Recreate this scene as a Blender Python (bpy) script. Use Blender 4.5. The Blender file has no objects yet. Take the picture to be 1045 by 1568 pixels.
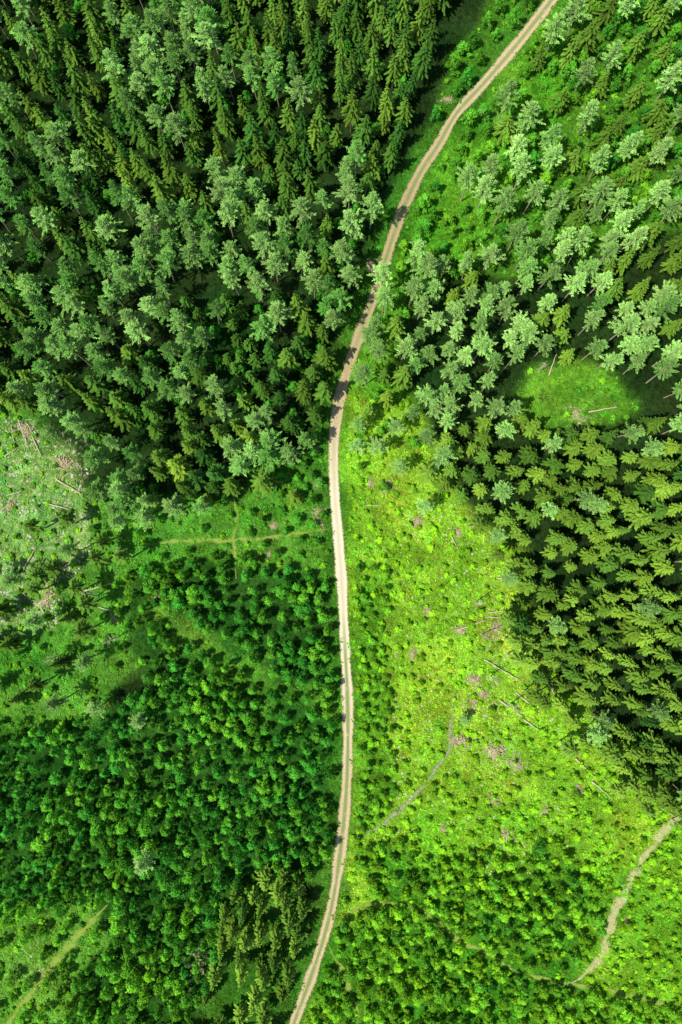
import bpy, math, random
import numpy as np
from mathutils import Vector
rng=np.random.default_rng(7); random.seed(7)
H=180.0; F=1045.0; T=math.radians(3.6); CX,CY=522.5,784.0
sT,cT=math.sin(T),math.cos(T)
def P2W(x,y):
    x=np.asarray(x,float);y=np.asarray(y,float)
    u=x-CX;v=CY-y;d=F*cT-v*sT
    return H*u/d, H*(v*cT+F*sT)/d
def W2P(X,Y):
    dep=Y*sT+H*cT
    return CX+F*X/dep, CY-F*(Y*cT-H*sT)/dep
def vnoise(x,y,s,seed=0):
    r=np.random.default_rng(seed).random((256,256))
    x=np.asarray(x,float)/s+1000;y=np.asarray(y,float)/s+1000
    xi=np.floor(x).astype(int);yi=np.floor(y).astype(int)
    fx=x-xi;fy=y-yi;fx=fx*fx*(3-2*fx);fy=fy*fy*(3-2*fy)
    a=r[xi%256,yi%256];b=r[(xi+1)%256,yi%256];c=r[xi%256,(yi+1)%256];d=r[(xi+1)%256,(yi+1)%256]
    return a*(1-fx)*(1-fy)+b*fx*(1-fy)+c*(1-fx)*fy+d*fx*fy
def hgt(X,Y):
    return (vnoise(X,Y,38,11)-.5)*2.0+(vnoise(X,Y,15,12)-.5)*0.5
def inpoly(px,py,poly):
    px=np.asarray(px,float);py=np.asarray(py,float)
    r=np.zeros(px.shape,bool);n=len(poly);j=n-1
    for i in range(n):
        xi,yi=poly[i];xj,yj=poly[j]
        if yi!=yj:
            c=((yi>py)!=(yj>py))&(px<(xj-xi)*(py-yi)/(yj-yi)+xi); r^=c
        j=i
    return r
def dline(px,py,line):
    px=np.asarray(px,float);py=np.asarray(py,float)
    d=np.full(px.shape,1e9)
    for (ax,ay),(bx,by) in zip(line[:-1],line[1:]):
        dx,dy=bx-ax,by-ay;t=np.clip(((px-ax)*dx+(py-ay)*dy)/(dx*dx+dy*dy),0,1)
        d=np.minimum(d,np.hypot(px-ax-t*dx,py-ay-t*dy))
    return d
# ---------------- survey lines ----------------
ROAD=[(1010,-330),(930,-160),(870,-45),(845,0),(800,58),(745,122),(700,172),(672,220),(645,262),(622,310),(605,355),(590,400),(575,450),(556,500),(538,550),(523,600),(514,650),(511,700),(513,760),(518,820),(524,900),(528,980),(532,1060),(533,1140),(530,1220),(522,1300),(510,1380),(495,1440),(475,1500),(450,1568),(425,1640),(380,1760),(330,1900)]
PATHS=[("footpath",[(1110,1190),(1030,1255),(1000,1290),(975,1325),(952,1375),(935,1420),(915,1475),(872,1508)],8),
 ("grass_trail",[(1045,1545),(960,1525),(872,1508),(825,1500),(765,1472),(705,1442),(650,1398),(605,1385),(555,1388),(510,1420)],6.5),
 ("grass_trail",[(355,735),(362,790),(358,830),(362,890)],4.5),
 ("grass_trail",[(230,835),(290,826),(355,828),(430,822),(505,812)],5),
 ("grass_trail",[(500,1445),(520,1480),(548,1545),(570,1620)],6),
 ("grass_trail",[(0,1600),(20,1560),(70,1490),(110,1445),(165,1385)],10),
 ("drainage_ditch",[(690,1065),(692,1110),(682,1160),(650,1202),(605,1248),(550,1285)],4.5)]
def dpath(x,y):
    d=np.full(np.asarray(x,float).shape,1e9)
    for p in PATHS: d=np.minimum(d,dline(x,y,p[1])-p[2]*.5)
    return d
LEFTF=[(-320,-360),(800,-360),(720,-60),(665,30),(632,110),(628,170),(600,240),(585,290),(560,340),(545,400),(520,470),(505,560),(500,640),(485,690),(400,735),(330,775),(240,800),(180,800),(140,730),(110,670),(60,630),(-20,610),(-320,600)]
GAPS=[[(255,400),(330,385),(345,430),(320,470),(300,600),(400,590),(400,470),(340,440),(330,500),(260,490)],
      [(420,285),(470,280),(475,305),(420,310)],[(180,330),(215,330),(210,370),(185,370)]]
DARKYOUNG=[(280,455),(350,450),(405,480),(400,590),(330,590),(285,540)]
LARCHR=[(560,545),(578,440),(600,400),(640,395),(720,395),(800,350),(900,300),(1330,250),(1330,650),(1045,600),(990,560),(900,545),(830,535),(785,560),(760,625),(690,650),(640,640),(600,690),(550,690),(545,640)]
SPRUCER=[(650,660),(790,600),(800,640),(900,660),(960,650),(1045,620),(1330,640),(1330,1420),(1150,1360),(1045,1250),(960,1205),(900,1140),(850,1075),(810,1010),(790,930),(780,860),(745,800),(690,770),(655,720)]
UPR=[(760,190),(830,80),(890,-20),(1060,-340),(1330,-340),(1330,260),(900,310),(800,350),(720,330),(700,260)]
CLEAR_R=[(800,560),(870,548),(950,580),(975,630),(940,655),(860,660),(800,640)]
P1=[(190,880),(330,850),(420,865),(498,885),(508,1000),(515,1150),(508,1280),(485,1335),(440,1370),(350,1365),(330,1470),(300,1568),(260,1700),(90,1650),(110,1500),(170,1430),(160,1380),(60,1400),(-260,1400),(-260,1140),(0,1130),(60,1120),(150,1100),(225,1060),(215,960)]
P1GAPS=[[(225,925),(260,930),(340,985),(430,1035),(500,1060),(495,1075),(410,1050),(320,1010),(230,960)],[(395,1050),(420,1045),(405,1120),(390,1120)],[(300,830),(420,830),(400,858),(330,850)]]
LOWSPR=[(345,1365),(400,1345),(455,1345),(468,1400),(455,1470),(425,1560),(395,1700),(290,1700),(300,1568),(330,1480)]
P2=[(500,1460),(512,1420),(545,1400),(600,1395),(560,1360),(540,1290),(600,1290),(680,1310),(760,1310),(860,1290),(930,1380),(930,1440),(880,1500),(1045,1555),(1300,1560),(1300,1760),(400,1760),(470,1580)]
STRIP=[(545,870),(590,860),(600,930),(590,1010),(600,1090),(610,1190),(600,1240),(545,1290),(542,1100)]
MEADOW=[(530,600),(620,600),(700,770),(790,850),(810,960),(860,1050),(930,1140),(1100,1250),(1300,1400),(1300,1800),(380,1800),(510,1440),(532,1300),(535,1000),(520,800)]
UPSTRIP=[(515,620),(540,560),(600,400),(680,220),(850,20),(900,0),(880,120),(790,240),(760,300),(760,390),(640,420),(600,560),(650,680),(600,760),(520,760)]
UPGLADE=[(690,90),(1060,-340),(1330,-340),(1330,260),(800,420),(600,420)]
CLEAR_L=[(120,760),(330,770),(430,700),(515,640),(515,890),(420,870),(330,850),(190,880),(220,1020),(150,1100),(0,1130),(-260,1150),(-260,600),(60,620)]
ROCKY=[(-260,620),(50,640),(120,690),(140,790),(100,880),(60,960),(-260,1060)]
BOTL=[(-260,1385),(150,1375),(175,1440),(110,1500),(90,1800),(-260,1800)]
# ---------------- ground colour raster ----------------
S=5;x0,y0,x1,y1=-800,-800,1850,2400
gx=np.arange(x0,x1,S);gy=np.arange(y0,y1,S);GX,GY=np.meshgrid(gx,gy)
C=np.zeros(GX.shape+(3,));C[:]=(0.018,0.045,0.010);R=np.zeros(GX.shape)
def warp(a,b): 
    return a+(vnoise(a,b,40,3)-.5)*30,b+(vnoise(a,b,40,4)-.5)*30
WX,WY=warp(GX,GY)
def paint(poly,col): C[inpoly(WX,WY,poly)]=col
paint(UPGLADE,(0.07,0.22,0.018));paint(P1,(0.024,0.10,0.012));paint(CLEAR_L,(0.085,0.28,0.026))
paint(BOTL,(0.11,0.31,0.03));paint(ROCKY,(0.20,0.39,0.08));paint(LOWSPR,(0.05,0.16,0.015))
dr=dline(GX,GY,ROAD);C[dr<30]=(0.055,0.19,0.016)
paint(UPSTRIP,(0.09,0.30,0.018));paint(MEADOW,(0.225,0.45,0.028));paint(P2,(0.06,0.22,0.014));paint(STRIP,(0.10,0.30,0.018))
paint([(660,690),(700,770),(790,850),(810,960),(860,1050),(800,1050),(740,960),(730,850)],(0.30,0.50,0.04))
paint([(900,1330),(1300,1200),(1300,1800),(900,1520)],(0.14,0.37,0.02))
paint(CLEAR_R,(0.12,0.33,0.024))
paint([(600,1250),(800,1230),(900,1290),(760,1330),(650,1320)],(0.16,0.39,0.02))
for g in P1GAPS: paint(g,(0.10,0.28,0.025))
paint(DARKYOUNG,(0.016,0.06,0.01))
R[inpoly(WX,WY,ROCKY)]=.9
for cx,cy,rr in [(100,705,32),(60,690,28),(15,780,35),(110,850,28),(60,930,25),(885,637,20),(760,985,26),(735,1080,34),(755,1150,28),(45,1480,30),(300,1475,25),(770,1275,26),(775,185,18),(880,240,18)]:
    R=np.maximum(R,np.clip(1.6-np.hypot(GX-cx,GY-cy)/rr,0,1)*1.3)
def blur(A,n):
    for _ in range(n):
        A=(A+np.roll(A,1,0)+np.roll(A,-1,0))/3;A=(A+np.roll(A,1,1)+np.roll(A,-1,1))/3
    return A
C=blur(C,3);R=blur(R,1)
C*= (0.70+0.60*vnoise(GX,GY,34,21)+0.35*(vnoise(GX,GY,11,22)-.5))[...,None]
yl=vnoise(GX,GY,60,23)[...,None];C*=1+(yl-.5)*np.array([0.45,0.05,0.2])
def samp(A,px,py):
    i=np.clip(((np.asarray(py)-y0)/S).astype(int),0,len(gy)-1);j=np.clip(((np.asarray(px)-x0)/S).astype(int),0,len(gx)-1)
    return A[i,j]
# ---------------- node helpers ----------------
def newmat(name):
    m=bpy.data.materials.new(name);m.use_nodes=True;nt=m.node_tree;nt.nodes.clear()
    return m,nt,nt.nodes,nt.links
def N(nodes,t,**k):
    n=nodes.new(t)
    for a,b in k.items(): setattr(n,a,b)
    return n
def math_(nodes,links,op,a,b=None,clamp=False):
    n=nodes.new('ShaderNodeMath');n.operation=op;n.use_clamp=clamp
    for i,v in enumerate((a,b)):
        if v is None: continue
        if isinstance(v,(int,float)): n.inputs[i].default_value=v
        else: links.new(v,n.inputs[i])
    return n.outputs[0]
def mixc(nodes,links,f,a,b,mode='MIX'):
    n=nodes.new('ShaderNodeMix');n.data_type='RGBA';n.blend_type=mode
    for s,v in ((n.inputs[0],f),(n.inputs[6],a),(n.inputs[7],b)):
        if isinstance(v,(int,float)): s.default_value=v
        elif isinstance(v,tuple): s.default_value=(*v,1) if len(v)==3 else v
        else: links.new(v,s)
    return n.outputs[2]
def noise(nodes,links,vec,scale,detail=3,rough=.6):
    n=nodes.new('ShaderNodeTexNoise');n.inputs['Scale'].default_value=scale;n.inputs['Detail'].default_value=detail;n.inputs['Roughness'].default_value=rough
    links.new(vec,n.inputs['Vector']);return n.outputs[0]
def ramp(nodes,links,f,a,b):
    n=nodes.new('ShaderNodeMapRange');n.inputs[1].default_value=a;n.inputs[2].default_value=b;links.new(f,n.inputs[0]);return n.outputs[0]
def geo(nodes): return nodes.new('ShaderNodeNewGeometry').outputs['Position']
def bumpn(nodes,links,h,dist,st=1.0):
    b=nodes.new('ShaderNodeBump');b.inputs['Distance'].default_value=dist;b.inputs['Strength'].default_value=st;links.new(h,b.inputs['Height']);return b.outputs[0]
# ---------------- ground ----------------
def ground_mat():
    m,nt,nd,lk=newmat('ground_vegetation')
    out=N(nd,'ShaderNodeOutputMaterial');bs=N(nd,'ShaderNodeBsdfDiffuse')
    pos=geo(nd)
    col=N(nd,'ShaderNodeAttribute',attribute_name='gcol').outputs['Color']
    rk=N(nd,'ShaderNodeAttribute',attribute_name='rock').outputs['Fac']
    n1=noise(nd,lk,pos,.9,3,.75);n2=noise(nd,lk,pos,3.2,2,.7);n4=noise(nd,lk,pos,.55,3,.75)
    v=math_(nd,lk,'ADD',math_(nd,lk,'MULTIPLY',ramp(nd,lk,n1,.35,.68),.8),math_(nd,lk,'MULTIPLY',ramp(nd,lk,n2,.3,.7),.6))
    v=math_(nd,lk,'ADD',v,.28)
    cc=N(nd,'ShaderNodeCombineColor')
    for i in range(3): lk.new(v,cc.inputs[i])
    c=mixc(nd,lk,1.0,col,cc.outputs[0],'MULTIPLY')
    dry=math_(nd,lk,'MULTIPLY',ramp(nd,lk,n4,.60,.70),.45)
    lum=mixc(nd,lk,1.0,col,(1.7,1.05,2.8),'MULTIPLY')
    c=mixc(nd,lk,dry,c,lum)
    rmask=math_(nd,lk,'MULTIPLY',rk,ramp(nd,lk,n1,.55,.64),True)
    rc=mixc(nd,lk,n2,(.30,.24,.12),(.72,.66,.50))
    c=mixc(nd,lk,rmask,c,rc)
    lk.new(c,bs.inputs['Color'])
    lk.new(bumpn(nd,lk,n1,1.0,.9),bs.inputs['Normal']);lk.new(bs.outputs[0],out.inputs[0]);return m
far=[220,300,420,600,900,1400,2200,3500]
ax=np.concatenate([[-f for f in far[::-1]],np.arange(-170,170.1,.8),far]);ay=np.concatenate([[-f for f in far[::-1]],np.arange(-200,215.1,.8),far])
AX,AY=np.meshgrid(ax,ay);AZ=hgt(AX,AY)
nx,ny=len(ax),len(ay)
idx=np.arange(nx*ny).reshape(ny,nx)
fc=np.stack([idx[:-1,:-1],idx[:-1,1:],idx[1:,1:],idx[1:,:-1]],-1).reshape(-1,4)
def mkmesh(name,V,Fq,smooth=False):
    me=bpy.data.meshes.new(name);V=np.asarray(V,np.float32);Fq=np.asarray(Fq,np.int32);k=Fq.shape[1]
    me.vertices.add(len(V));me.vertices.foreach_set('co',V.ravel())
    me.loops.add(Fq.size);me.loops.foreach_set('vertex_index',Fq.ravel())
    me.polygons.add(len(Fq));me.polygons.foreach_set('loop_start',np.arange(0,Fq.size,k,dtype=np.int32))
    if smooth: me.polygons.foreach_set('use_smooth',np.ones(len(Fq),bool))
    me.update(calc_edges=True);me.validate();return me
def link(name,data,parent=None):
    o=bpy.data.objects.new(name,data);bpy.context.scene.collection.objects.link(o)
    if parent: o.parent=parent
    return o
me=mkmesh('ground',np.stack([AX,AY,AZ],-1).reshape(-1,3),fc,True)
pxx,pyy=W2P(AX.ravel(),np.clip(AY.ravel(),-900,3500))
gc=samp(C,pxx,pyy);a=me.attributes.new('gcol','FLOAT_COLOR','POINT');a.data.foreach_set('color',np.concatenate([gc,np.ones((len(gc),1))],1).astype(np.float32).ravel())
a=me.attributes.new('rock','FLOAT','POINT');a.data.foreach_set('value',samp(R,pxx,pyy).astype(np.float32))
me.materials.append(ground_mat());link('ground',me)
# ---------------- road / paths ----------------
def resample(line,step):
    P=np.array(line,float)
    Q=[]
    for i in range(len(P)-1):
        p0=P[max(i-1,0)];p1=P[i];p2=P[i+1];p3=P[min(i+2,len(P)-1)]
        for t in np.linspace(0,1,16,endpoint=False):
            Q.append(.5*((2*p1)+(-p0+p2)*t+(2*p0-5*p1+4*p2-p3)*t*t+(-p0+3*p1-3*p2+p3)*t**3))
    Q.append(P[-1]);Q=np.array(Q);X,Y=P2W(Q[:,0],Q[:,1]);W=np.stack([X,Y],1)
    s=np.concatenate([[0],np.cumsum(np.hypot(*np.diff(W,axis=0).T))]);t=np.arange(0,s[-1],step)
    return np.stack([np.interp(t,s,W[:,0]),np.interp(t,s,W[:,1])],1)
def ribbon(name,line,width,mat,lift,taper=False):
    W=resample(line,.6);d=np.gradient(W,axis=0);d/=np.linalg.norm(d,axis=1)[:,None];n=np.stack([-d[:,1],d[:,0]],1)
    if taper: W=W+n*((vnoise(W[:,0],W[:,1],5,33)-.5)*1.2)[:,None]
    us=np.linspace(-1,1,11);wid=width/2*(1+(.45 if taper else .22)*(vnoise(W[:,0],W[:,1],6,31)-.5)*2)
    if taper:
        e=np.minimum(np.arange(len(W)),len(W)-1-np.arange(len(W)))/12;wid=wid*np.clip(e,.15,1)
    V=W[:,None,:]+n[:,None,:]*us[None,:,None]*wid[:,None,None]
    Z=hgt(V[...,0],V[...,1])+lift-0.03*np.exp(-((np.abs(us)-.5)/.18)**2)[None,:]*(1 if width>1.5 else .3)
    k=len(W);id_=np.arange(k*11).reshape(k,11)
    f=np.stack([id_[:-1,:-1],id_[1:,:-1],id_[1:,1:],id_[:-1,1:]],-1).reshape(-1,4)[:,::-1]
    me=mkmesh(name,np.concatenate([V,Z[...,None]],-1).reshape(-1,3),f,True)
    a=me.attributes.new('u','FLOAT','POINT');a.data.foreach_set('value',np.tile(us,k).astype(np.float32))
    a=me.attributes.new('along','FLOAT','POINT');pp=W2P(V[...,0].ravel(),V[...,1].ravel());a.data.foreach_set('value',pp[1].astype(np.float32))
    me.materials.append(mat);return link(name,me)
def road_mat():
    m,nt,nd,lk=newmat('gravel_track')
    out=N(nd,'ShaderNodeOutputMaterial');bs=N(nd,'ShaderNodeBsdfDiffuse')
    pos=geo(nd);u=N(nd,'ShaderNodeAttribute',attribute_name='u').outputs['Fac'];py=N(nd,'ShaderNodeAttribute',attribute_name='along').outputs['Fac']
    au=math_(nd,lk,'ABSOLUTE',u)
    n1=noise(nd,lk,pos,2.2,5,.7);n2=noise(nd,lk,pos,.35,4,.7);n3=noise(nd,lk,pos,9,3,.7)
    tan=mixc(nd,lk,ramp(nd,lk,n1,.3,.7),(.42,.32,.18),(.72,.60,.41))
    low=math_(nd,lk,'MULTIPLY',math_(nd,lk,'MULTIPLY',ramp(nd,lk,py,650,760),ramp(nd,lk,py,1200,980)),.65)
    tan=mixc(nd,lk,low,tan,(.86,.79,.62))
    brown=math_(nd,lk,'MULTIPLY',math_(nd,lk,'MULTIPLY',math_(nd,lk,'SUBTRACT',1.0,ramp(nd,lk,py,560,660)),ramp(nd,lk,py,150,300)),.4)
    tan=mixc(nd,lk,brown,tan,(.32,.22,.10))
    cen=ramp(nd,lk,au,.42,.14)
    cm=math_(nd,lk,'MULTIPLY',cen,ramp(nd,lk,math_(nd,lk,'ADD',math_(nd,lk,'MULTIPLY',n1,.5),n2),.50,.68),True)
    mid=ramp(nd,lk,py,900,1010)
    top=math_(nd,lk,'SUBTRACT',.9,ramp(nd,lk,py,420,660))
    cm2=math_(nd,lk,'MULTIPLY',cm,math_(nd,lk,'MAXIMUM',math_(nd,lk,'MAXIMUM',mid,top),.3),True)
    c=mixc(nd,lk,math_(nd,lk,'MULTIPLY',cm2,.85),tan,(.17,.27,.06))
    edge=ramp(nd,lk,math_(nd,lk,'ADD',au,math_(nd,lk,'MULTIPLY',math_(nd,lk,'SUBTRACT',n1,.5),.9)),.66,.84)
    c=mixc(nd,lk,math_(nd,lk,'MULTIPLY',edge,.6),c,(.22,.28,.06))
    lk.new(c,bs.inputs['Color']);lk.new(bumpn(nd,lk,n3,.05),bs.inputs['Normal'])
    tr=N(nd,'ShaderNodeBsdfTransparent');mx=N(nd,'ShaderNodeMixShader')
    e2=ramp(nd,lk,math_(nd,lk,'ADD',au,math_(nd,lk,'MULTIPLY',math_(nd,lk,'SUBTRACT',n1,.5),1.3)),.78,.94)
    lk.new(e2,mx.inputs[0]);lk.new(bs.outputs[0],mx.inputs[1]);lk.new(tr.outputs[0],mx.inputs[2]);lk.new(mx.outputs[0],out.inputs[0]);return m
def path_mat(name,c1,c2,thr):
    m,nt,nd,lk=newmat(name)
    out=N(nd,'ShaderNodeOutputMaterial');bs=N(nd,'ShaderNodeBsdfDiffuse')
    pos=geo(nd);u=N(nd,'ShaderNodeAttribute',attribute_name='u').outputs['Fac'];au=math_(nd,lk,'ABSOLUTE',u)
    n1=noise(nd,lk,pos,1.6,5,.75);n2=noise(nd,lk,pos,.3,3,.6)
    c=mixc(nd,lk,ramp(nd,lk,n1,.35,.65),c1,c2);lk.new(c,bs.inputs['Color'])
    tr=N(nd,'ShaderNodeBsdfTransparent');mx=N(nd,'ShaderNodeMixShader')
    e=ramp(nd,lk,math_(nd,lk,'ADD',au,math_(nd,lk,'MULTIPLY',math_(nd,lk,'SUBTRACT',math_(nd,lk,'ADD',n1,n2),1.0),3.2)),thr,thr+.5)
    lk.new(e,mx.inputs[0]);lk.new(bs.outputs[0],mx.inputs[1]);lk.new(tr.outputs[0],mx.inputs[2]);lk.new(mx.outputs[0],out.inputs[0]);return m
ribbon('gravel_road',ROAD,3.35,road_mat(),.09)
pm={'footpath':path_mat('footpath_dirt',(.28,.32,.10),(.54,.52,.28),.66),'grass_trail':path_mat('trail_grass',(.14,.30,.03),(.34,.40,.09),.46),'drainage_ditch':path_mat('ditch_soil',(.12,.20,.06),(.42,.44,.26),.5)}
for nme,l,w in PATHS: ribbon(nme,l,w*.172*1.6,pm[nme],.06,True)
# ---------------- foliage materials ----------------
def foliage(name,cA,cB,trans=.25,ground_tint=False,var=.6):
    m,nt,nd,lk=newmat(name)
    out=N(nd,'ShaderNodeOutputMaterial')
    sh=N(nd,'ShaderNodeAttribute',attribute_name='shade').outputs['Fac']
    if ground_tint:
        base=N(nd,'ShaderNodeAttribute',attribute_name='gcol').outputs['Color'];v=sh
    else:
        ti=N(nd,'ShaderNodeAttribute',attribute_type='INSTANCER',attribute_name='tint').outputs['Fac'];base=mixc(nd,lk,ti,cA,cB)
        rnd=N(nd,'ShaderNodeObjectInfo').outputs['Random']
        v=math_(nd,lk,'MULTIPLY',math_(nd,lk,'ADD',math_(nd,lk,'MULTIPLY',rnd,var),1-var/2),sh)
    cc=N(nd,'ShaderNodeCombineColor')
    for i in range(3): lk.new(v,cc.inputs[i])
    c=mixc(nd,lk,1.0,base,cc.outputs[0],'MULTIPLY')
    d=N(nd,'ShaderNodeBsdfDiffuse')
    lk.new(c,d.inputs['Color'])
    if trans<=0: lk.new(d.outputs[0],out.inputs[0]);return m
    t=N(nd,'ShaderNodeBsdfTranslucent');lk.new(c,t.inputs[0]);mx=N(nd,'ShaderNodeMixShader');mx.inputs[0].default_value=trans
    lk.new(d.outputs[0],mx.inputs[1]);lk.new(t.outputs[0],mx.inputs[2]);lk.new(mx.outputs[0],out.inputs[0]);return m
def solid(name,c1,c2,sc=6):
    m,nt,nd,lk=newmat(name);out=N(nd,'ShaderNodeOutputMaterial');bs=N(nd,'ShaderNodeBsdfDiffuse')
    tc=N(nd,'ShaderNodeTexCoord').outputs['Object'];n=noise(nd,lk,tc,sc,2,.7)
    lk.new(mixc(nd,lk,ramp(nd,lk,n,.3,.7),c1,c2),bs.inputs['Color']);lk.new(bs.outputs[0],out.inputs[0]);return m
M_sp=foliage('spruce_needles',(.040,.135,.020),(.20,.36,.035),0)
M_la=foliage('larch_needles',(.09,.28,.040),(.32,.56,.145),0)
M_yo=foliage('young_tree_leaves',(.052,.29,.028),(.30,.62,.02),.2,var=.75)
M_gr=foliage('meadow_plants',(1,1,1),(1,1,1),0,True)
M_bk=solid('spruce_bark',(.10,.07,.05),(.22,.17,.12));M_bp=solid('pale_bark',(.30,.26,.17),(.55,.50,.37))
M_wd=solid('bleached_wood',(.40,.34,.20),(.76,.71,.53));M_rk=solid('rock',(.38,.38,.28),(.66,.65,.52),2);M_br=solid('brushwood',(.30,.27,.13),(.62,.56,.36),3)
# ---------------- tree builders ----------------
class B:
    def __init__(s): s.V=[];s.F=[];s.M=[];s.S=[];s.n=0
    def leaf(s,P,D,L,SD,W,mat,shade):
        P=np.asarray(P);n=len(P);L=np.broadcast_to(L,(n,))[:,None];W=np.broadcast_to(W,(n,))[:,None]
        v=np.stack([P,P+D*L*.45+SD*W*.5,P+D*L,P+D*L*.45-SD*W*.5],1).reshape(-1,3)
        s.V.append(v);s.F.append(np.arange(n*4).reshape(n,4)+s.n);s.n+=n*4;s.M.append(np.full(n,mat));s.S.append(np.repeat(np.broadcast_to(shade,(n,)),4))
    def tube(s,p0,p1,r0,r1,mat,k=6,shade=1.0,bend=0):
        p0=np.array(p0,float);p1=np.array(p1,float);d=p1-p0;d/=np.linalg.norm(d)+1e-9
        a=np.cross(d,[0,0,1.0]) if abs(d[2])<.95 else np.cross(d,[1.0,0,0]);a/=np.linalg.norm(a);b=np.cross(d,a)
        th=np.linspace(0,2*np.pi,k,endpoint=False);ring=np.cos(th)[:,None]*a+np.sin(th)[:,None]*b
        v=np.concatenate([p0+ring*r0,p1+ring*r1]);i=np.arange(k);j=(i+1)%k
        s.V.append(v);s.F.append(np.stack([i,j,j+k,i+k],1)+s.n);s.n+=2*k;s.M.append(np.full(k,mat));s.S.append(np.full(2*k,shade))
    def mesh(s,name,mats):
        me=mkmesh(name,np.concatenate(s.V),np.concatenate(s.F))
        me.polygons.foreach_set('material_index',np.concatenate(s.M).astype(np.int32))
        a=me.attributes.new('shade','FLOAT','POINT');a.data.foreach_set('value',np.concatenate(s.S).astype(np.float32))
        for m in mats: me.materials.append(m)
        return me
def unit(v): return v/(np.linalg.norm(v,axis=-1,keepdims=True)+1e-9)
def spruce(seed,h,R,cb,bark):
    r=np.random.default_rng(seed);b=B();top=np.array([r.normal(0,.15),r.normal(0,.15),h])
    b.tube((0,0,-.5),top*.5,.26,.17,1);b.tube(top*.5,top,.17,.03,1)
    nl=int(h*(1-cb)/.95)
    for i in range(nl):
        t=(i+.5)/nl;z=h-(h*(1-cb))*t
        rr=R*(t**.8)*(1 if t<.85 else 1-(t-.85)*1.5)
        nb=int(4+5*t)
        off=r.random()*6.28
        for k in range(nb):
            a=off+k*6.283/nb+r.normal(0,.22);L=max(.35,rr*r.uniform(.62,1.25));d=np.array([math.cos(a),math.sin(a),0]);sd=np.array([-d[1],d[0],0])
            zz=z+r.normal(0,.25);m=max(3,int(L/.27));s=(np.arange(m)+.5)/m
            lift=.25*(1-t);pz=zz+L*(lift*s-.45*s*s)
            P=np.stack([d[0]*L*s,d[1]*L*s,pz],1)+top*[1,1,0]*(zz/h)
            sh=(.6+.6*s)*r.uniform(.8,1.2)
            tl=(.22+.62*np.sin(np.pi*np.clip(s*.85+.12,0,1)))*min(1,.3+L*.28)
            for sg in (-1,1):
                D=unit(d*.95+sd*sg*.65+np.stack([0*s,0*s,-.35+r.normal(0,.18,m)],1))
                SD=unit(np.cross(D,np.array([0,0,1.0]))+np.stack([0*s,0*s,r.normal(0,.35,m)],1))
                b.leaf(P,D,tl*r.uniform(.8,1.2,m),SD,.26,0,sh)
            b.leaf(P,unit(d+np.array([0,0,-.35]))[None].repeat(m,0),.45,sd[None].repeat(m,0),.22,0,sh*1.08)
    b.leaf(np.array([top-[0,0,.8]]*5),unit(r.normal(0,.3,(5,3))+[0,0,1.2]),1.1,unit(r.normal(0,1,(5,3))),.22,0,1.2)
    return b.mesh('spruce',[M_sp,bark])
def larch(seed,h,R,cb):
    r=np.random.default_rng(seed);b=B();top=np.array([r.normal(0,.4),r.normal(0,.4),h])
    b.tube((0,0,-.5),top*.5,.22,.15,1);b.tube(top*.5,top,.15,.03,1)
    nb=50
    for i in range(nb):
        t=(i+.5)/nb;z=h*(1-(1-cb)*t);rr=R*(.12+1.05*t**.85) if t<.8 else R*(1.0-(t-.8)*1.6)
        a=i*2.399+r.normal(0,.35);L=rr*r.uniform(.6,1.3);up=.95*(1-t)**1.3+.0+r.normal(0,.08)
        d=unit(np.array([math.cos(a),math.sin(a),up]));c=top*(z/h)
        b.tube(c,c+d*L*.9,.045,.012,1,3)
        m=int(9+L*14);s=r.random(m)**.7
        wd=np.sin(np.pi*np.clip(s*.8+.12,0,1))[:,None]
        P=c+d*L*s[:,None]+r.normal(0,1,(m,3))*[1,1,.5]*(.06+.18*wd)
        D=unit(d*1.3+r.normal(0,.5,(m,3))+[0,0,.1]);SD=unit(np.cross(D,r.normal(0,.4,(m,3))+[0,0,1.2]))
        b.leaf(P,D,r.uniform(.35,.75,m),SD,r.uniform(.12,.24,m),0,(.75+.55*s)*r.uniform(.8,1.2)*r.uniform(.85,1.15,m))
    return b.mesh('larch',[M_la,M_bp])
def young(seed,h,R,nl=15,leaf=.40):
    r=np.random.default_rng(seed);b=B();b.tube((0,0,-.3),(0,0,h*.85),.08,.02,1,5)
    for i in range(nl):
        t=(i+.4)/nl;z=h*(1-.8*t);a=i*2.399+r.normal(0,.4);rr=R*(t**.6)*.74*r.uniform(.6,1.25)
        c=np.array([math.cos(a)*rr,math.sin(a)*rr,z]);q=R*(.24+.16*r.random());b.tube((0,0,z*.8),c,.03,.01,1,3)
        m=int(44);n=unit(r.normal(0,1,(m,3))+[0,0,.9]);P=c+n*q*r.uniform(.55,1.1,m)[:,None]*[1,1,.8]
        D=unit(np.cross(n,r.normal(0,1,(m,3)))+n*.25+unit(c*[1,1,0])*.4);nn=unit(n+[0,0,.7]);SD=unit(np.cross(nn,D)+r.normal(0,.15,(m,3)))
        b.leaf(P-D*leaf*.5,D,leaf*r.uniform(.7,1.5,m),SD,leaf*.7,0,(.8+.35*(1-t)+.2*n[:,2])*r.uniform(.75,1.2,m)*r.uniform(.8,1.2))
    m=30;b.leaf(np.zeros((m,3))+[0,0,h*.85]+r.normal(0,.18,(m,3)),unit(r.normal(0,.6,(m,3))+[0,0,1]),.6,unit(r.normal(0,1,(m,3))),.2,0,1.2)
    return b.mesh('young_tree',[M_yo,M_bk])
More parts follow.
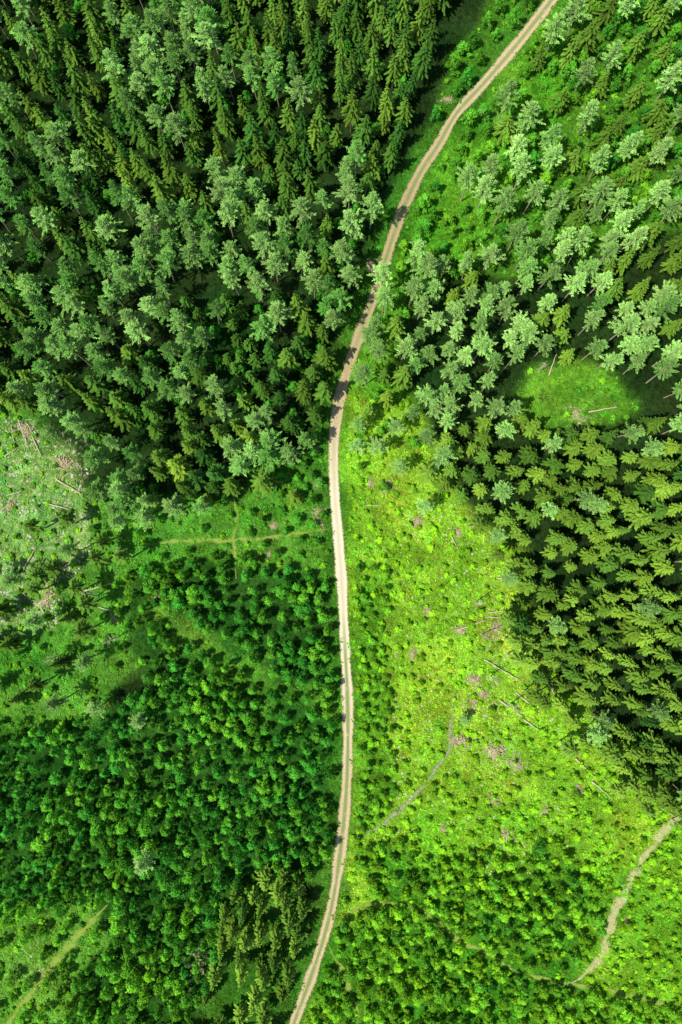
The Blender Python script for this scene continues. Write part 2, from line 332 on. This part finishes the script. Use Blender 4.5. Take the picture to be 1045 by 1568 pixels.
def tuft(seed,R,h,m):
    r=np.random.default_rng(seed);b=B();a=r.random(m)*6.283;q=np.sqrt(r.random(m))*R
    P=np.stack([np.cos(a)*q,np.sin(a)*q,h*.55*(1-(q/R)**2)*r.random(m)],1);D=unit(np.stack([np.cos(a),np.sin(a),np.full(m,.5)],1)+r.normal(0,.5,(m,3)));D[:,2]=np.abs(D[:,2])*.7
    SD=unit(np.cross(D,r.normal(0,.3,(m,3))+[0,0,1]))
    b.leaf(P,D,r.uniform(.35,.65,m),SD,r.uniform(.2,.38,m),0,r.uniform(.8,1.5,m));return b.mesh('meadow_plant',[M_gr])
def deadtree(seed,h):
    r=np.random.default_rng(seed);b=B();p=np.zeros(3)-[0,0,.3]
    for i in range(4):
        q=p+[r.normal(0,.15),r.normal(0,.15),(h+.3)/4];b.tube(p,q,.17*(1-i*.2),.17*(.8-i*.2)+.02,0,6);p=q
    for k in range(26):
        z=h*r.uniform(.3,.97);a=r.random()*6.28;L=(1-z/h)*2.2+.4;b.tube((0,0,z),(math.cos(a)*L,math.sin(a)*L,z-.2*L+r.normal(0,.15)),.04,.015,0,4)
    return b.mesh('dead_tree',[M_wd])
def coll(name,meshes):
    c=bpy.data.collections.new(name)
    for i,m in enumerate(meshes):
        o=bpy.data.objects.new('%s_%02d'%(name,i),m);c.objects.link(o)
    return c
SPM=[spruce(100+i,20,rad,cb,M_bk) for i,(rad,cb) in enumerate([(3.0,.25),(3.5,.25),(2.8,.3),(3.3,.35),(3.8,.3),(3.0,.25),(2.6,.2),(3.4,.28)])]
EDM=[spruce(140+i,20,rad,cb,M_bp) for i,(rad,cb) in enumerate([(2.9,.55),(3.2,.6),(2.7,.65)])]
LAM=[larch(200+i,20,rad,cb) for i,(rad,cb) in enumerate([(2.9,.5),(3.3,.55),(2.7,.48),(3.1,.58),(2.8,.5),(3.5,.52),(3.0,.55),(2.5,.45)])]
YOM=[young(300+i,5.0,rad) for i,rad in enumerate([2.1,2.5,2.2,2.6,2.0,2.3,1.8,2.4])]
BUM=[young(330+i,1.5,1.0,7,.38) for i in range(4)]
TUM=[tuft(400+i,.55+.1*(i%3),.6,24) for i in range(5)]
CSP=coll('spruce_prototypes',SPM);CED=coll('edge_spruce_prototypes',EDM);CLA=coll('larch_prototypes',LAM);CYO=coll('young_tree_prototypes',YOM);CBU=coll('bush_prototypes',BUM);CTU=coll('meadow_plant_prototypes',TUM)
def scatter(name,pts,collection,nproto,realize=False):
    pts=np.array(pts,float);n=len(pts)
    V=np.stack([pts[:,0],pts[:,1],hgt(pts[:,0],pts[:,1])],1)
    me=bpy.data.meshes.new(name);me.vertices.add(n);me.vertices.foreach_set('co',V.astype(np.float32).ravel())
    def at(nm,ty,f,arr):
        a=me.attributes.new(nm,ty,'POINT');a.data.foreach_set(f,np.ascontiguousarray(arr).ravel())
    at('rot','FLOAT_VECTOR','vector',np.stack([rng.normal(0,.045,n),rng.normal(0,.045,n),rng.random(n)*6.283],1).astype(np.float32))
    at('scl','FLOAT_VECTOR','vector',np.stack([pts[:,2],pts[:,2],pts[:,3]],1).astype(np.float32))
    at('pick','INT','value',rng.integers(0,nproto,n).astype(np.int32));at('tint','FLOAT','value',pts[:,4].astype(np.float32))
    if pts.shape[1]>5: at('gcol','FLOAT_COLOR','color',np.concatenate([pts[:,5:8],np.ones((n,1))],1).astype(np.float32))
    o=link(name,me);g=bpy.data.node_groups.new(name+'_scatter','GeometryNodeTree')
    g.interface.new_socket('Geometry',in_out='INPUT',socket_type='NodeSocketGeometry');g.interface.new_socket('Geometry',in_out='OUTPUT',socket_type='NodeSocketGeometry')
    nd,lk=g.nodes,g.links;gi=nd.new('NodeGroupInput');go=nd.new('NodeGroupOutput');ip=nd.new('GeometryNodeInstanceOnPoints');ci=nd.new('GeometryNodeCollectionInfo')
    ci.inputs['Collection'].default_value=collection;ci.inputs['Separate Children'].default_value=True;ci.inputs['Reset Children'].default_value=True
    def na(nm,ty):
        a=nd.new('GeometryNodeInputNamedAttribute');a.data_type=ty;a.inputs['Name'].default_value=nm;return a.outputs['Attribute']
    er=nd.new('FunctionNodeEulerToRotation');lk.new(na('rot','FLOAT_VECTOR'),er.inputs[0])
    lk.new(gi.outputs[0],ip.inputs['Points']);lk.new(ci.outputs[0],ip.inputs['Instance']);ip.inputs['Pick Instance'].default_value=True
    lk.new(na('pick','INT'),ip.inputs['Instance Index']);lk.new(er.outputs[0],ip.inputs['Rotation']);lk.new(na('scl','FLOAT_VECTOR'),ip.inputs['Scale'])
    last=ip.outputs[0]
    if realize:
        rz=nd.new('GeometryNodeRealizeInstances');lk.new(last,rz.inputs[0]);last=rz.outputs[0]
    lk.new(last,go.inputs[0]);md=o.modifiers.new('scatter','NODES');md.node_group=g;return o
# ---------------- poisson layout ----------------
class Layer:
    def __init__(s,cell=40): s.c=cell;s.h={}
    def ok(s,x,y,r):
        i,j=int(x//s.c),int(y//s.c)
        for a in (-1,0,1):
            for b in (-1,0,1):
                for (u,v,q) in s.h.get((i+a,j+b),()):
                    if (u-x)**2+(v-y)**2<((r+q)*.5)**2: return False
        return True
    def add(s,x,y,r): s.h.setdefault((int(x//s.c),int(y//s.c)),[]).append((x,y,r))
def sample(layer,poly,sp,excl=(),roadd=0,prob=None,mult=5,jit=.2,pathd=None):
    xs=[p[0] for p in poly];ys=[p[1] for p in poly];A=(max(xs)-min(xs))*(max(ys)-min(ys));n=int(A/sp**2*mult)
    x=rng.uniform(min(xs),max(xs),n);y=rng.uniform(min(ys),max(ys),n);k=inpoly(x,y,poly)
    for e in excl: k&=~inpoly(x,y,e)
    if roadd: k&=dline(x,y,ROAD)>roadd
    if pathd: k&=dpath(x,y)>pathd
    if prob is not None: k&=rng.random(n)<prob(x,y)
    out=[]
    for a,b in zip(x[k],y[k]):
        q=sp*rng.uniform(1-jit,1+jit)
        if layer.ok(a,b,q): layer.add(a,b,q);out.append((a,b))
    return out
tall=Layer();spr=[];edg=[];lar=[]
def put(lst,x,y,h,rs=1.0,tint=.5):
    h=h*.82
    X,Y=P2W(x,y);k=1-.75*h/H;X*=k;Y*=k
    px,py=W2P(X,Y)
    d=dline(np.array([px]),np.array([py]),ROAD)[0]
    if d<14: return
    lst.append((X,Y,rs,h/20,tint))
INDIV_L=[(340,290),(345,325),(463,325),(405,325),(400,372),(535,288),(540,340),(570,315),(525,385),(395,435),(425,485),(480,430),(420,405),(455,140),(720,268),(745,290),(775,305),(640,385),(655,402),(588,420),(590,455),(622,530),(795,352),(850,240),(905,170),(860,300),(780,140),(612,715),(550,650),(605,650),(548,683),(650,775),(668,628),(740,530),(270,190),(170,95),(285,600),(330,590),(230,335)]
singles=[]
for x,y in INDIV_L:
    tall.add(x,y,28);singles.append(('larch_tree',x,y,rng.uniform(15,18) if y<600 else 12))
for x,y,h in [(215,1330,14),(210,1105,9),(143,1088,9),(712,1105,5)]: singles.append(('larch_tree',x,y,h))
for x,y,h in [(230,765,13),(310,765,9),(450,760,8),(380,670,14)]: singles.append(('spruce_tree',x,y,h))
for x,y in sample(tall,LEFTF,26.5,GAPS,0,jit=.35,mult=7):
    v=vnoise(x,y,90,51)*.7+vnoise(x,y,25,52)*.5+ (0.08 if x<260 else 0)
    if v>.70: put(lar,x,y,rng.uniform(15,21),rng.uniform(.75,1.1),np.clip(rng.normal(.34,.2),0,1))
    else: put(spr,x,y,rng.uniform(13,21),rng.uniform(.7,1.05),np.clip(rng.normal(.28,.2),0,1))
for x,y in sample(tall,DARKYOUNG,21): put(spr,x,y,rng.uniform(9,12),.7,.15)
for x,y in sample(tall,LARCHR,27,[CLEAR_R],0,jit=.3,mult=7):
    v=vnoise(x,y,60,61)*.6+vnoise(x,y,20,62)*.4+(.12 if x<800 else -.03)
    if v>.44: put(lar,x,y,rng.uniform(15,21),rng.uniform(.68,.98),np.clip(rng.normal(.7,.22),0,1))
    else: put(spr,x,y,rng.uniform(12,18),rng.uniform(.7,1.05),np.clip(rng.normal(.6,.2),0,1))
for x,y in sample(tall,SPRUCER,24.5,[CLEAR_R],0,jit=.4,mult=8):
    if rng.random()<(.10 if y>700 else .2): put(lar,x,y,rng.uniform(14,19),.85,.6)
    else: put(spr,x,y,rng.uniform(10,15.5),rng.uniform(.6,1.0),np.clip(rng.normal(.62,.24),0,1))
for x,y in sample(tall,UPR,34,[],20,lambda x,y:np.where(vnoise(x,y,70,71)+ (x-850)/500>.42,.9,.14),jit=.35):
    if rng.random()<.5: put(lar,x,y,rng.uniform(16,21),1,np.clip(rng.normal(.65,.2),0,1))
    else: put(spr,x,y,rng.uniform(11,17),rng.uniform(.8,1.1),.5)
for x,y in sample(tall,LOWSPR,26,[],20,jit=.4): put(spr,x,y,rng.uniform(9,16),rng.uniform(.6,.85),np.clip(rng.normal(.55,.2),0,1))
LT=[(60,790),(140,800),(190,850),(125,930),(140,1010),(90,1080),(-20,1110),(-200,1140),(-200,860),(10,850)]
for x,y in sample(tall,LT,30,jit=.4,mult=3,prob=lambda x,y:np.where(vnoise(x,y,35,57)>.42,1,.12)):
    u=rng.random()
    if u<.45: put(edg,x,y,rng.uniform(14,18),.9,.35)
    elif u<.7: put(spr,x,y,rng.uniform(12,17),.8,.35)
    else: put(lar,x,y,rng.uniform(13,17),.9,.4)
EDGE=[(690,700),(730,790),(775,850),(790,930),(800,1000),(840,1070),(890,1140),(950,1200),(1030,1250),(1100,1300)]
for q in range(44):
    t=rng.random()*(len(EDGE)-1);i=int(t);a=EDGE[i];b=EDGE[i+1];x=a[0]+(b[0]-a[0])*(t-i)+rng.normal(0,9);y=a[1]+(b[1]-a[1])*(t-i)+rng.normal(0,9)
    if tall.ok(x,y,20): tall.add(x,y,20);put(edg,x,y,rng.uniform(15,20),.8,rng.uniform(.5,.9))
# ---------------- young trees ----------------
yl_=Layer();you=[]
def puty(x,y,h,rs,tint):
    X,Y=P2W(x,y);k=1-.6*h/H;X*=k;Y*=k;you.append((X,Y,rs,h/5,tint))
for x,y in sample(yl_,P1,19,P1GAPS,23,jit=.45,mult=10,pathd=3):
    q=vnoise(x,y,50,87);puty(x,y,rng.uniform(3.6,5.5)+q,rng.uniform(.66,1.08)+.12*(q-.5),np.clip(rng.normal(.13,.12)+(q-.5)*.25+max(0,(y-1350)/900),0,1))
for x,y in sample(yl_,P2,18,[],19,jit=.4,mult=10,pathd=6,prob=lambda x,y:np.clip(.5+(y-1330)/130,.3,1)):
    puty(x,y,rng.uniform(2.6,4.4),rng.uniform(.65,.98),np.clip(rng.normal(.5,.16),0,1))
for x,y in sample(yl_,STRIP,16,[],19,jit=.4,mult=8): puty(x,y,rng.uniform(1.8,3.2),rng.uniform(.5,.78),np.clip(rng.normal(.45,.14),0,1))
for x,y in sample(yl_,MEADOW,22,[P2,STRIP],18,jit=.45,pathd=8,prob=lambda x,y:np.where(y>1180,.4,.10)): puty(x,y,rng.uniform(1.2,2.3),rng.uniform(.4,.7),np.clip(rng.normal(.8,.14),0,1))
for x,y in sample(yl_,UPGLADE,24,[],18,jit=.35,mult=7,prob=lambda x,y:np.where(vnoise(x,y,45,81)>.42,1,.1)): puty(x,y,rng.uniform(4,7),rng.uniform(.8,1.15),np.clip(rng.normal(.22,.14),0,1))
for x,y in sample(yl_,UPSTRIP,20,[],19,jit=.35,prob=lambda x,y:np.where(vnoise(x,y,40,82)>.5,.9,.05)): puty(x,y,rng.uniform(2,5),rng.uniform(.5,.9),.25)
for x,y in sample(yl_,LEFTF,21,[],19,jit=.3,prob=lambda x,y:np.where(dline(x,y,ROAD)<95,.35,0.03)): puty(x,y,rng.uniform(3,6),rng.uniform(.7,1.0),.08)
for x,y in sample(yl_,[(410,700),(505,640),(512,860),(420,830),(385,770)],19,[],20,pathd=4,prob=lambda x,y:np.where(vnoise(x,y,28,83)>.5,.9,.05)): puty(x,y,rng.uniform(2.5,5),.75,.12)
for x,y in sample(yl_,CLEAR_L,21,[ROCKY],18,pathd=3,prob=lambda x,y:np.where(vnoise(x,y,35,84)>.66,.8,.04)): puty(x,y,rng.uniform(2,4.5),.7,.22)
for x,y in sample(yl_,BOTL,20,[],0,pathd=3,prob=lambda x,y:np.where(vnoise(x,y,40,85)>.55,.9,.1)): puty(x,y,rng.uniform(3,5),.8,.35)
# ---------------- meadow plants & bushes ----------------
n=45000;x=rng.uniform(-130,1175,n);y=rng.uniform(-130,1700,n);g=samp(C,x,y);L=g[:,1]
k=(dline(x,y,ROAD)>9)&(dpath(x,y)>0)&(rng.random(n)<np.clip((L-.09)/.2,0.02,.75))
x,y,g=x[k],y[k],g[k];X,Y=P2W(x,y);m=len(x)
g2=g*rng.uniform(.6,1.35,(m,1))*(1+rng.normal(0,.14,(m,3)));sc=rng.uniform(.5,1.4,m)
scatter('meadow_grass',np.column_stack([X,Y,sc,sc*rng.uniform(.5,1.0,m),sc*0,np.clip(g2,0,.7)]),CTU,5,True)
bl=Layer();bus=[]
for poly,sp,pr,ti in [(MEADOW,12,.65,.85),(CLEAR_L,14,.4,.45),(UPSTRIP,14,.4,.45),(UPGLADE,16,.3,.35),(BOTL,14,.35,.5),(CLEAR_R,15,.2,.4),(P1,17,.12,.2)]:
    for x,y in sample(bl,poly,sp,[],16,mult=4,pathd=3,prob=lambda x,y:np.clip((vnoise(x,y,50,91)*.7+vnoise(x,y,16,92)*.5-.35)*3*pr,0,1)):
        X,Y=P2W(x,y);s=rng.uniform(.45,1.2);bus.append((X,Y,s,s*rng.uniform(.45,.8),np.clip(rng.normal(ti,.18),0,1.05)))
scatter('bushes',bus,CBU,4)
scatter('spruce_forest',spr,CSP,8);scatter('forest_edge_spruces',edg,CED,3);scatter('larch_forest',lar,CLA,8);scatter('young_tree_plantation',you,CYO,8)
for nme,x,y,h in singles:
    X,Y=P2W(x,y);k=1-.75*h/H;X*=k;Y*=k
    o=link(nme,random.choice(LAM if nme=='larch_tree' else SPM));o.location=(X,Y,float(hgt(X,Y)));s=1.0 if h>13.5 else .5+.45*h/20;o.scale=(s,s,h/20);o.rotation_euler=(0,0,rng.random()*6.28)
    o['tint']=float(np.clip(rng.normal(.65 if nme=='larch_tree' else .7,.1),0,1))
print('counts',len(spr),len(edg),len(lar),len(you),len(bus),m)
# ---------------- debris ----------------
def logmesh(L,r,seed):
    b=B();q=np.random.default_rng(seed);p=np.array([0,0,r]);seg=5
    for i in range(seg):
        p2=np.array([L*(i+1)/seg,q.normal(0,.06),r+q.normal(0,.04)]);b.tube(p,p2,r*(1-.12*i),r*(1-.12*(i+1)),0,8);p=p2
    for k in range(6):
        t=q.uniform(.3,1)*L;b.tube((t,0,r),(t+.4,q.normal(0,.7),r+abs(q.normal(0,.4))),.04,.015,0,4)
    return b.mesh('fallen_log',[M_wd])
LG=[logmesh(L,r,i) for i,(L,r) in enumerate([(6,.2),(5,.17),(7.5,.21),(4,.17)])]
for x,y,a in [(748,938,5),(752,962,-20),(742,1010,-30),(765,1072,-35),(780,1082,-38),(700,965,20),(728,1045,60),(880,1160,-45),(905,1195,-40),(760,885,-5),(690,820,-60),(835,1040,-60),(30,640,-70),(45,650,-60),(20,655,-75),(38,660,-68),(52,668,-64),(65,930,-60),(60,925,30),(900,632,10),(130,905,15),(150,930,-10),(100,870,40),(800,1100,-35),(1000,1230,-30),(770,975,-25),(560,775,5),(840,575,70),(1020,1060,-40),(755,1018,-30),(745,945,0),(790,1060,-40),(15,760,20),(90,735,-30),(40,870,60),(10,700,35),(70,770,-15),(30,900,-40),(85,900,75)]:
    X,Y=P2W(x,y);o=link('fallen_log',random.choice(LG));o.location=(X,Y,float(hgt(X,Y))+.15);o.rotation_euler=(0,-.03,math.radians(a))
DT=[deadtree(500+i,h) for i,h in enumerate([11,9,12])]
for x,y in [(240,352),(180,845),(140,915),(735,925),(745,975),(758,1040),(790,1085),(865,1150),(395,690),(835,560),(75,1010),(170,980)]:
    X,Y=P2W(x,y);o=link('dead_tree',random.choice(DT));o.location=(X*.97,Y*.97,float(hgt(X*.97,Y*.97)));o.rotation_euler=(rng.normal(0,.05),rng.normal(0,.05),rng.random()*6)
def pile(seed):
    q=np.random.default_rng(seed);b=B()
    for k in range(170):
        a=q.random()*6.28;rr=abs(q.normal(0,.9));c=np.array([math.cos(a)*rr,math.sin(a)*rr*.8,max(.05,.7*(1-rr/2))*q.random()]);t=q.random()*3.14;l=q.uniform(.4,1.3)
        d=np.array([math.cos(t),math.sin(t),q.normal(0,.15)])*l*.5;b.tube(c-d,c+d,.09,.06,0,4)
    return b.mesh('brush_pile',[M_br])
PL=[pile(i) for i in range(4)]
for x,y,s in [(655,935,1),(640,800,.9),(705,965,1),(760,960,1.1),(725,1040,1.1),(722,1078,1.2),(705,1135,1.4),(757,1150,1.6),(789,1168,1.2),(566,740,.9),(592,745,1),(490,790,1.5),(487,740,.8),(482,690,.8),(885,637,1.1),(775,1280,1.2),(756,1225,1),(885,1210,.9),(738,1060,1),(700,815,.8),(420,805,.8),(685,152,.8),(632,1002,.8),(570,410,1),(835,1240,.7),(680,1270,.7),(413,848,.6),(960,1410,.7),(45,660,1.4),(100,710,1.6),(75,915,1.2),(20,775,1.2),(785,200,1),(740,170,.7),(240,918,.7),(175,945,.7)]:
    X,Y=P2W(x,y);o=link('brush_pile',random.choice(PL));o.location=(X,Y,float(hgt(X,Y))+.05);o.scale=(s*1.05*rng.uniform(.85,1.25),s*rng.uniform(.75,1.1),s*.8);o.rotation_euler=(0,0,rng.random()*6)
def rockmesh(seed):
    import bmesh
    bm=bmesh.new();bmesh.ops.create_icosphere(bm,subdivisions=2,radius=1);q=np.random.default_rng(seed)
    dirs=unit(q.normal(0,1,(7,3)))
    for v in bm.verts:
        c=np.array(v.co)
        for d in dirs:
            e=c@d
            if e>.62: c=c-d*(e-.62)
        v.co=c*[1,.8,.6]*(1+q.normal(0,.03))
    me=bpy.data.meshes.new('boulder');bm.to_mesh(me);bm.free();me.materials.append(M_rk);return me
RK=[rockmesh(i) for i in range(4)];CRK=coll('rock_prototypes',RK)
rk=[]
for _ in range(1800):
    x=rng.uniform(-60,150);y=rng.uniform(640,1010)
    if samp(R,x,y)>.4 and vnoise(x,y,25,95)>.55: X,Y=P2W(x,y);s=rng.uniform(.1,.55);rk.append((X,Y,s,s,0))
for _ in range(1100):
    x=rng.uniform(600,900);y=rng.uniform(760,1350)
    if inpoly([x],[y],MEADOW)[0] and (vnoise(x,y,30,96)>.5): X,Y=P2W(x,y);s=rng.uniform(.15,.45);rk.append((X,Y,s,s,0))
scatter('scattered_rocks',rk,CRK,4)
# ---------------- light & camera ----------------
el,az=math.radians(58),math.radians(240)
w=bpy.data.worlds.new('World');bpy.context.scene.world=w;w.use_nodes=True;nt=w.node_tree;bg=nt.nodes['Background'];sk=nt.nodes.new('ShaderNodeTexSky');sk.sky_type='NISHITA';sk.sun_disc=False;sk.sun_elevation=el;sk.sun_rotation=az
nt.links.new(sk.outputs[0],bg.inputs[0]);bg.inputs[1].default_value=.105
sd=Vector((math.sin(az)*math.cos(el),math.cos(az)*math.cos(el),math.sin(el)))
sun=bpy.data.lights.new('sun','SUN');sun.energy=4.8;sun.angle=math.radians(.53);sun.color=(1,.94,.80);so=link('sun',sun);so.rotation_euler=sd.to_track_quat('Z','Y').to_euler();so.location=(0,0,250)
cam=bpy.data.cameras.new('camera');cam.sensor_fit='VERTICAL';cam.sensor_height=36;cam.sensor_width=24;cam.lens=24;cam.clip_end=9000;co=link('camera',cam);co.location=(0,0,H);co.rotation_euler=(T,0,0)
bpy.context.scene.camera=co
sc=bpy.context.scene;sc.view_settings.view_transform='Standard';sc.view_settings.look='None';sc.view_settings.exposure=0
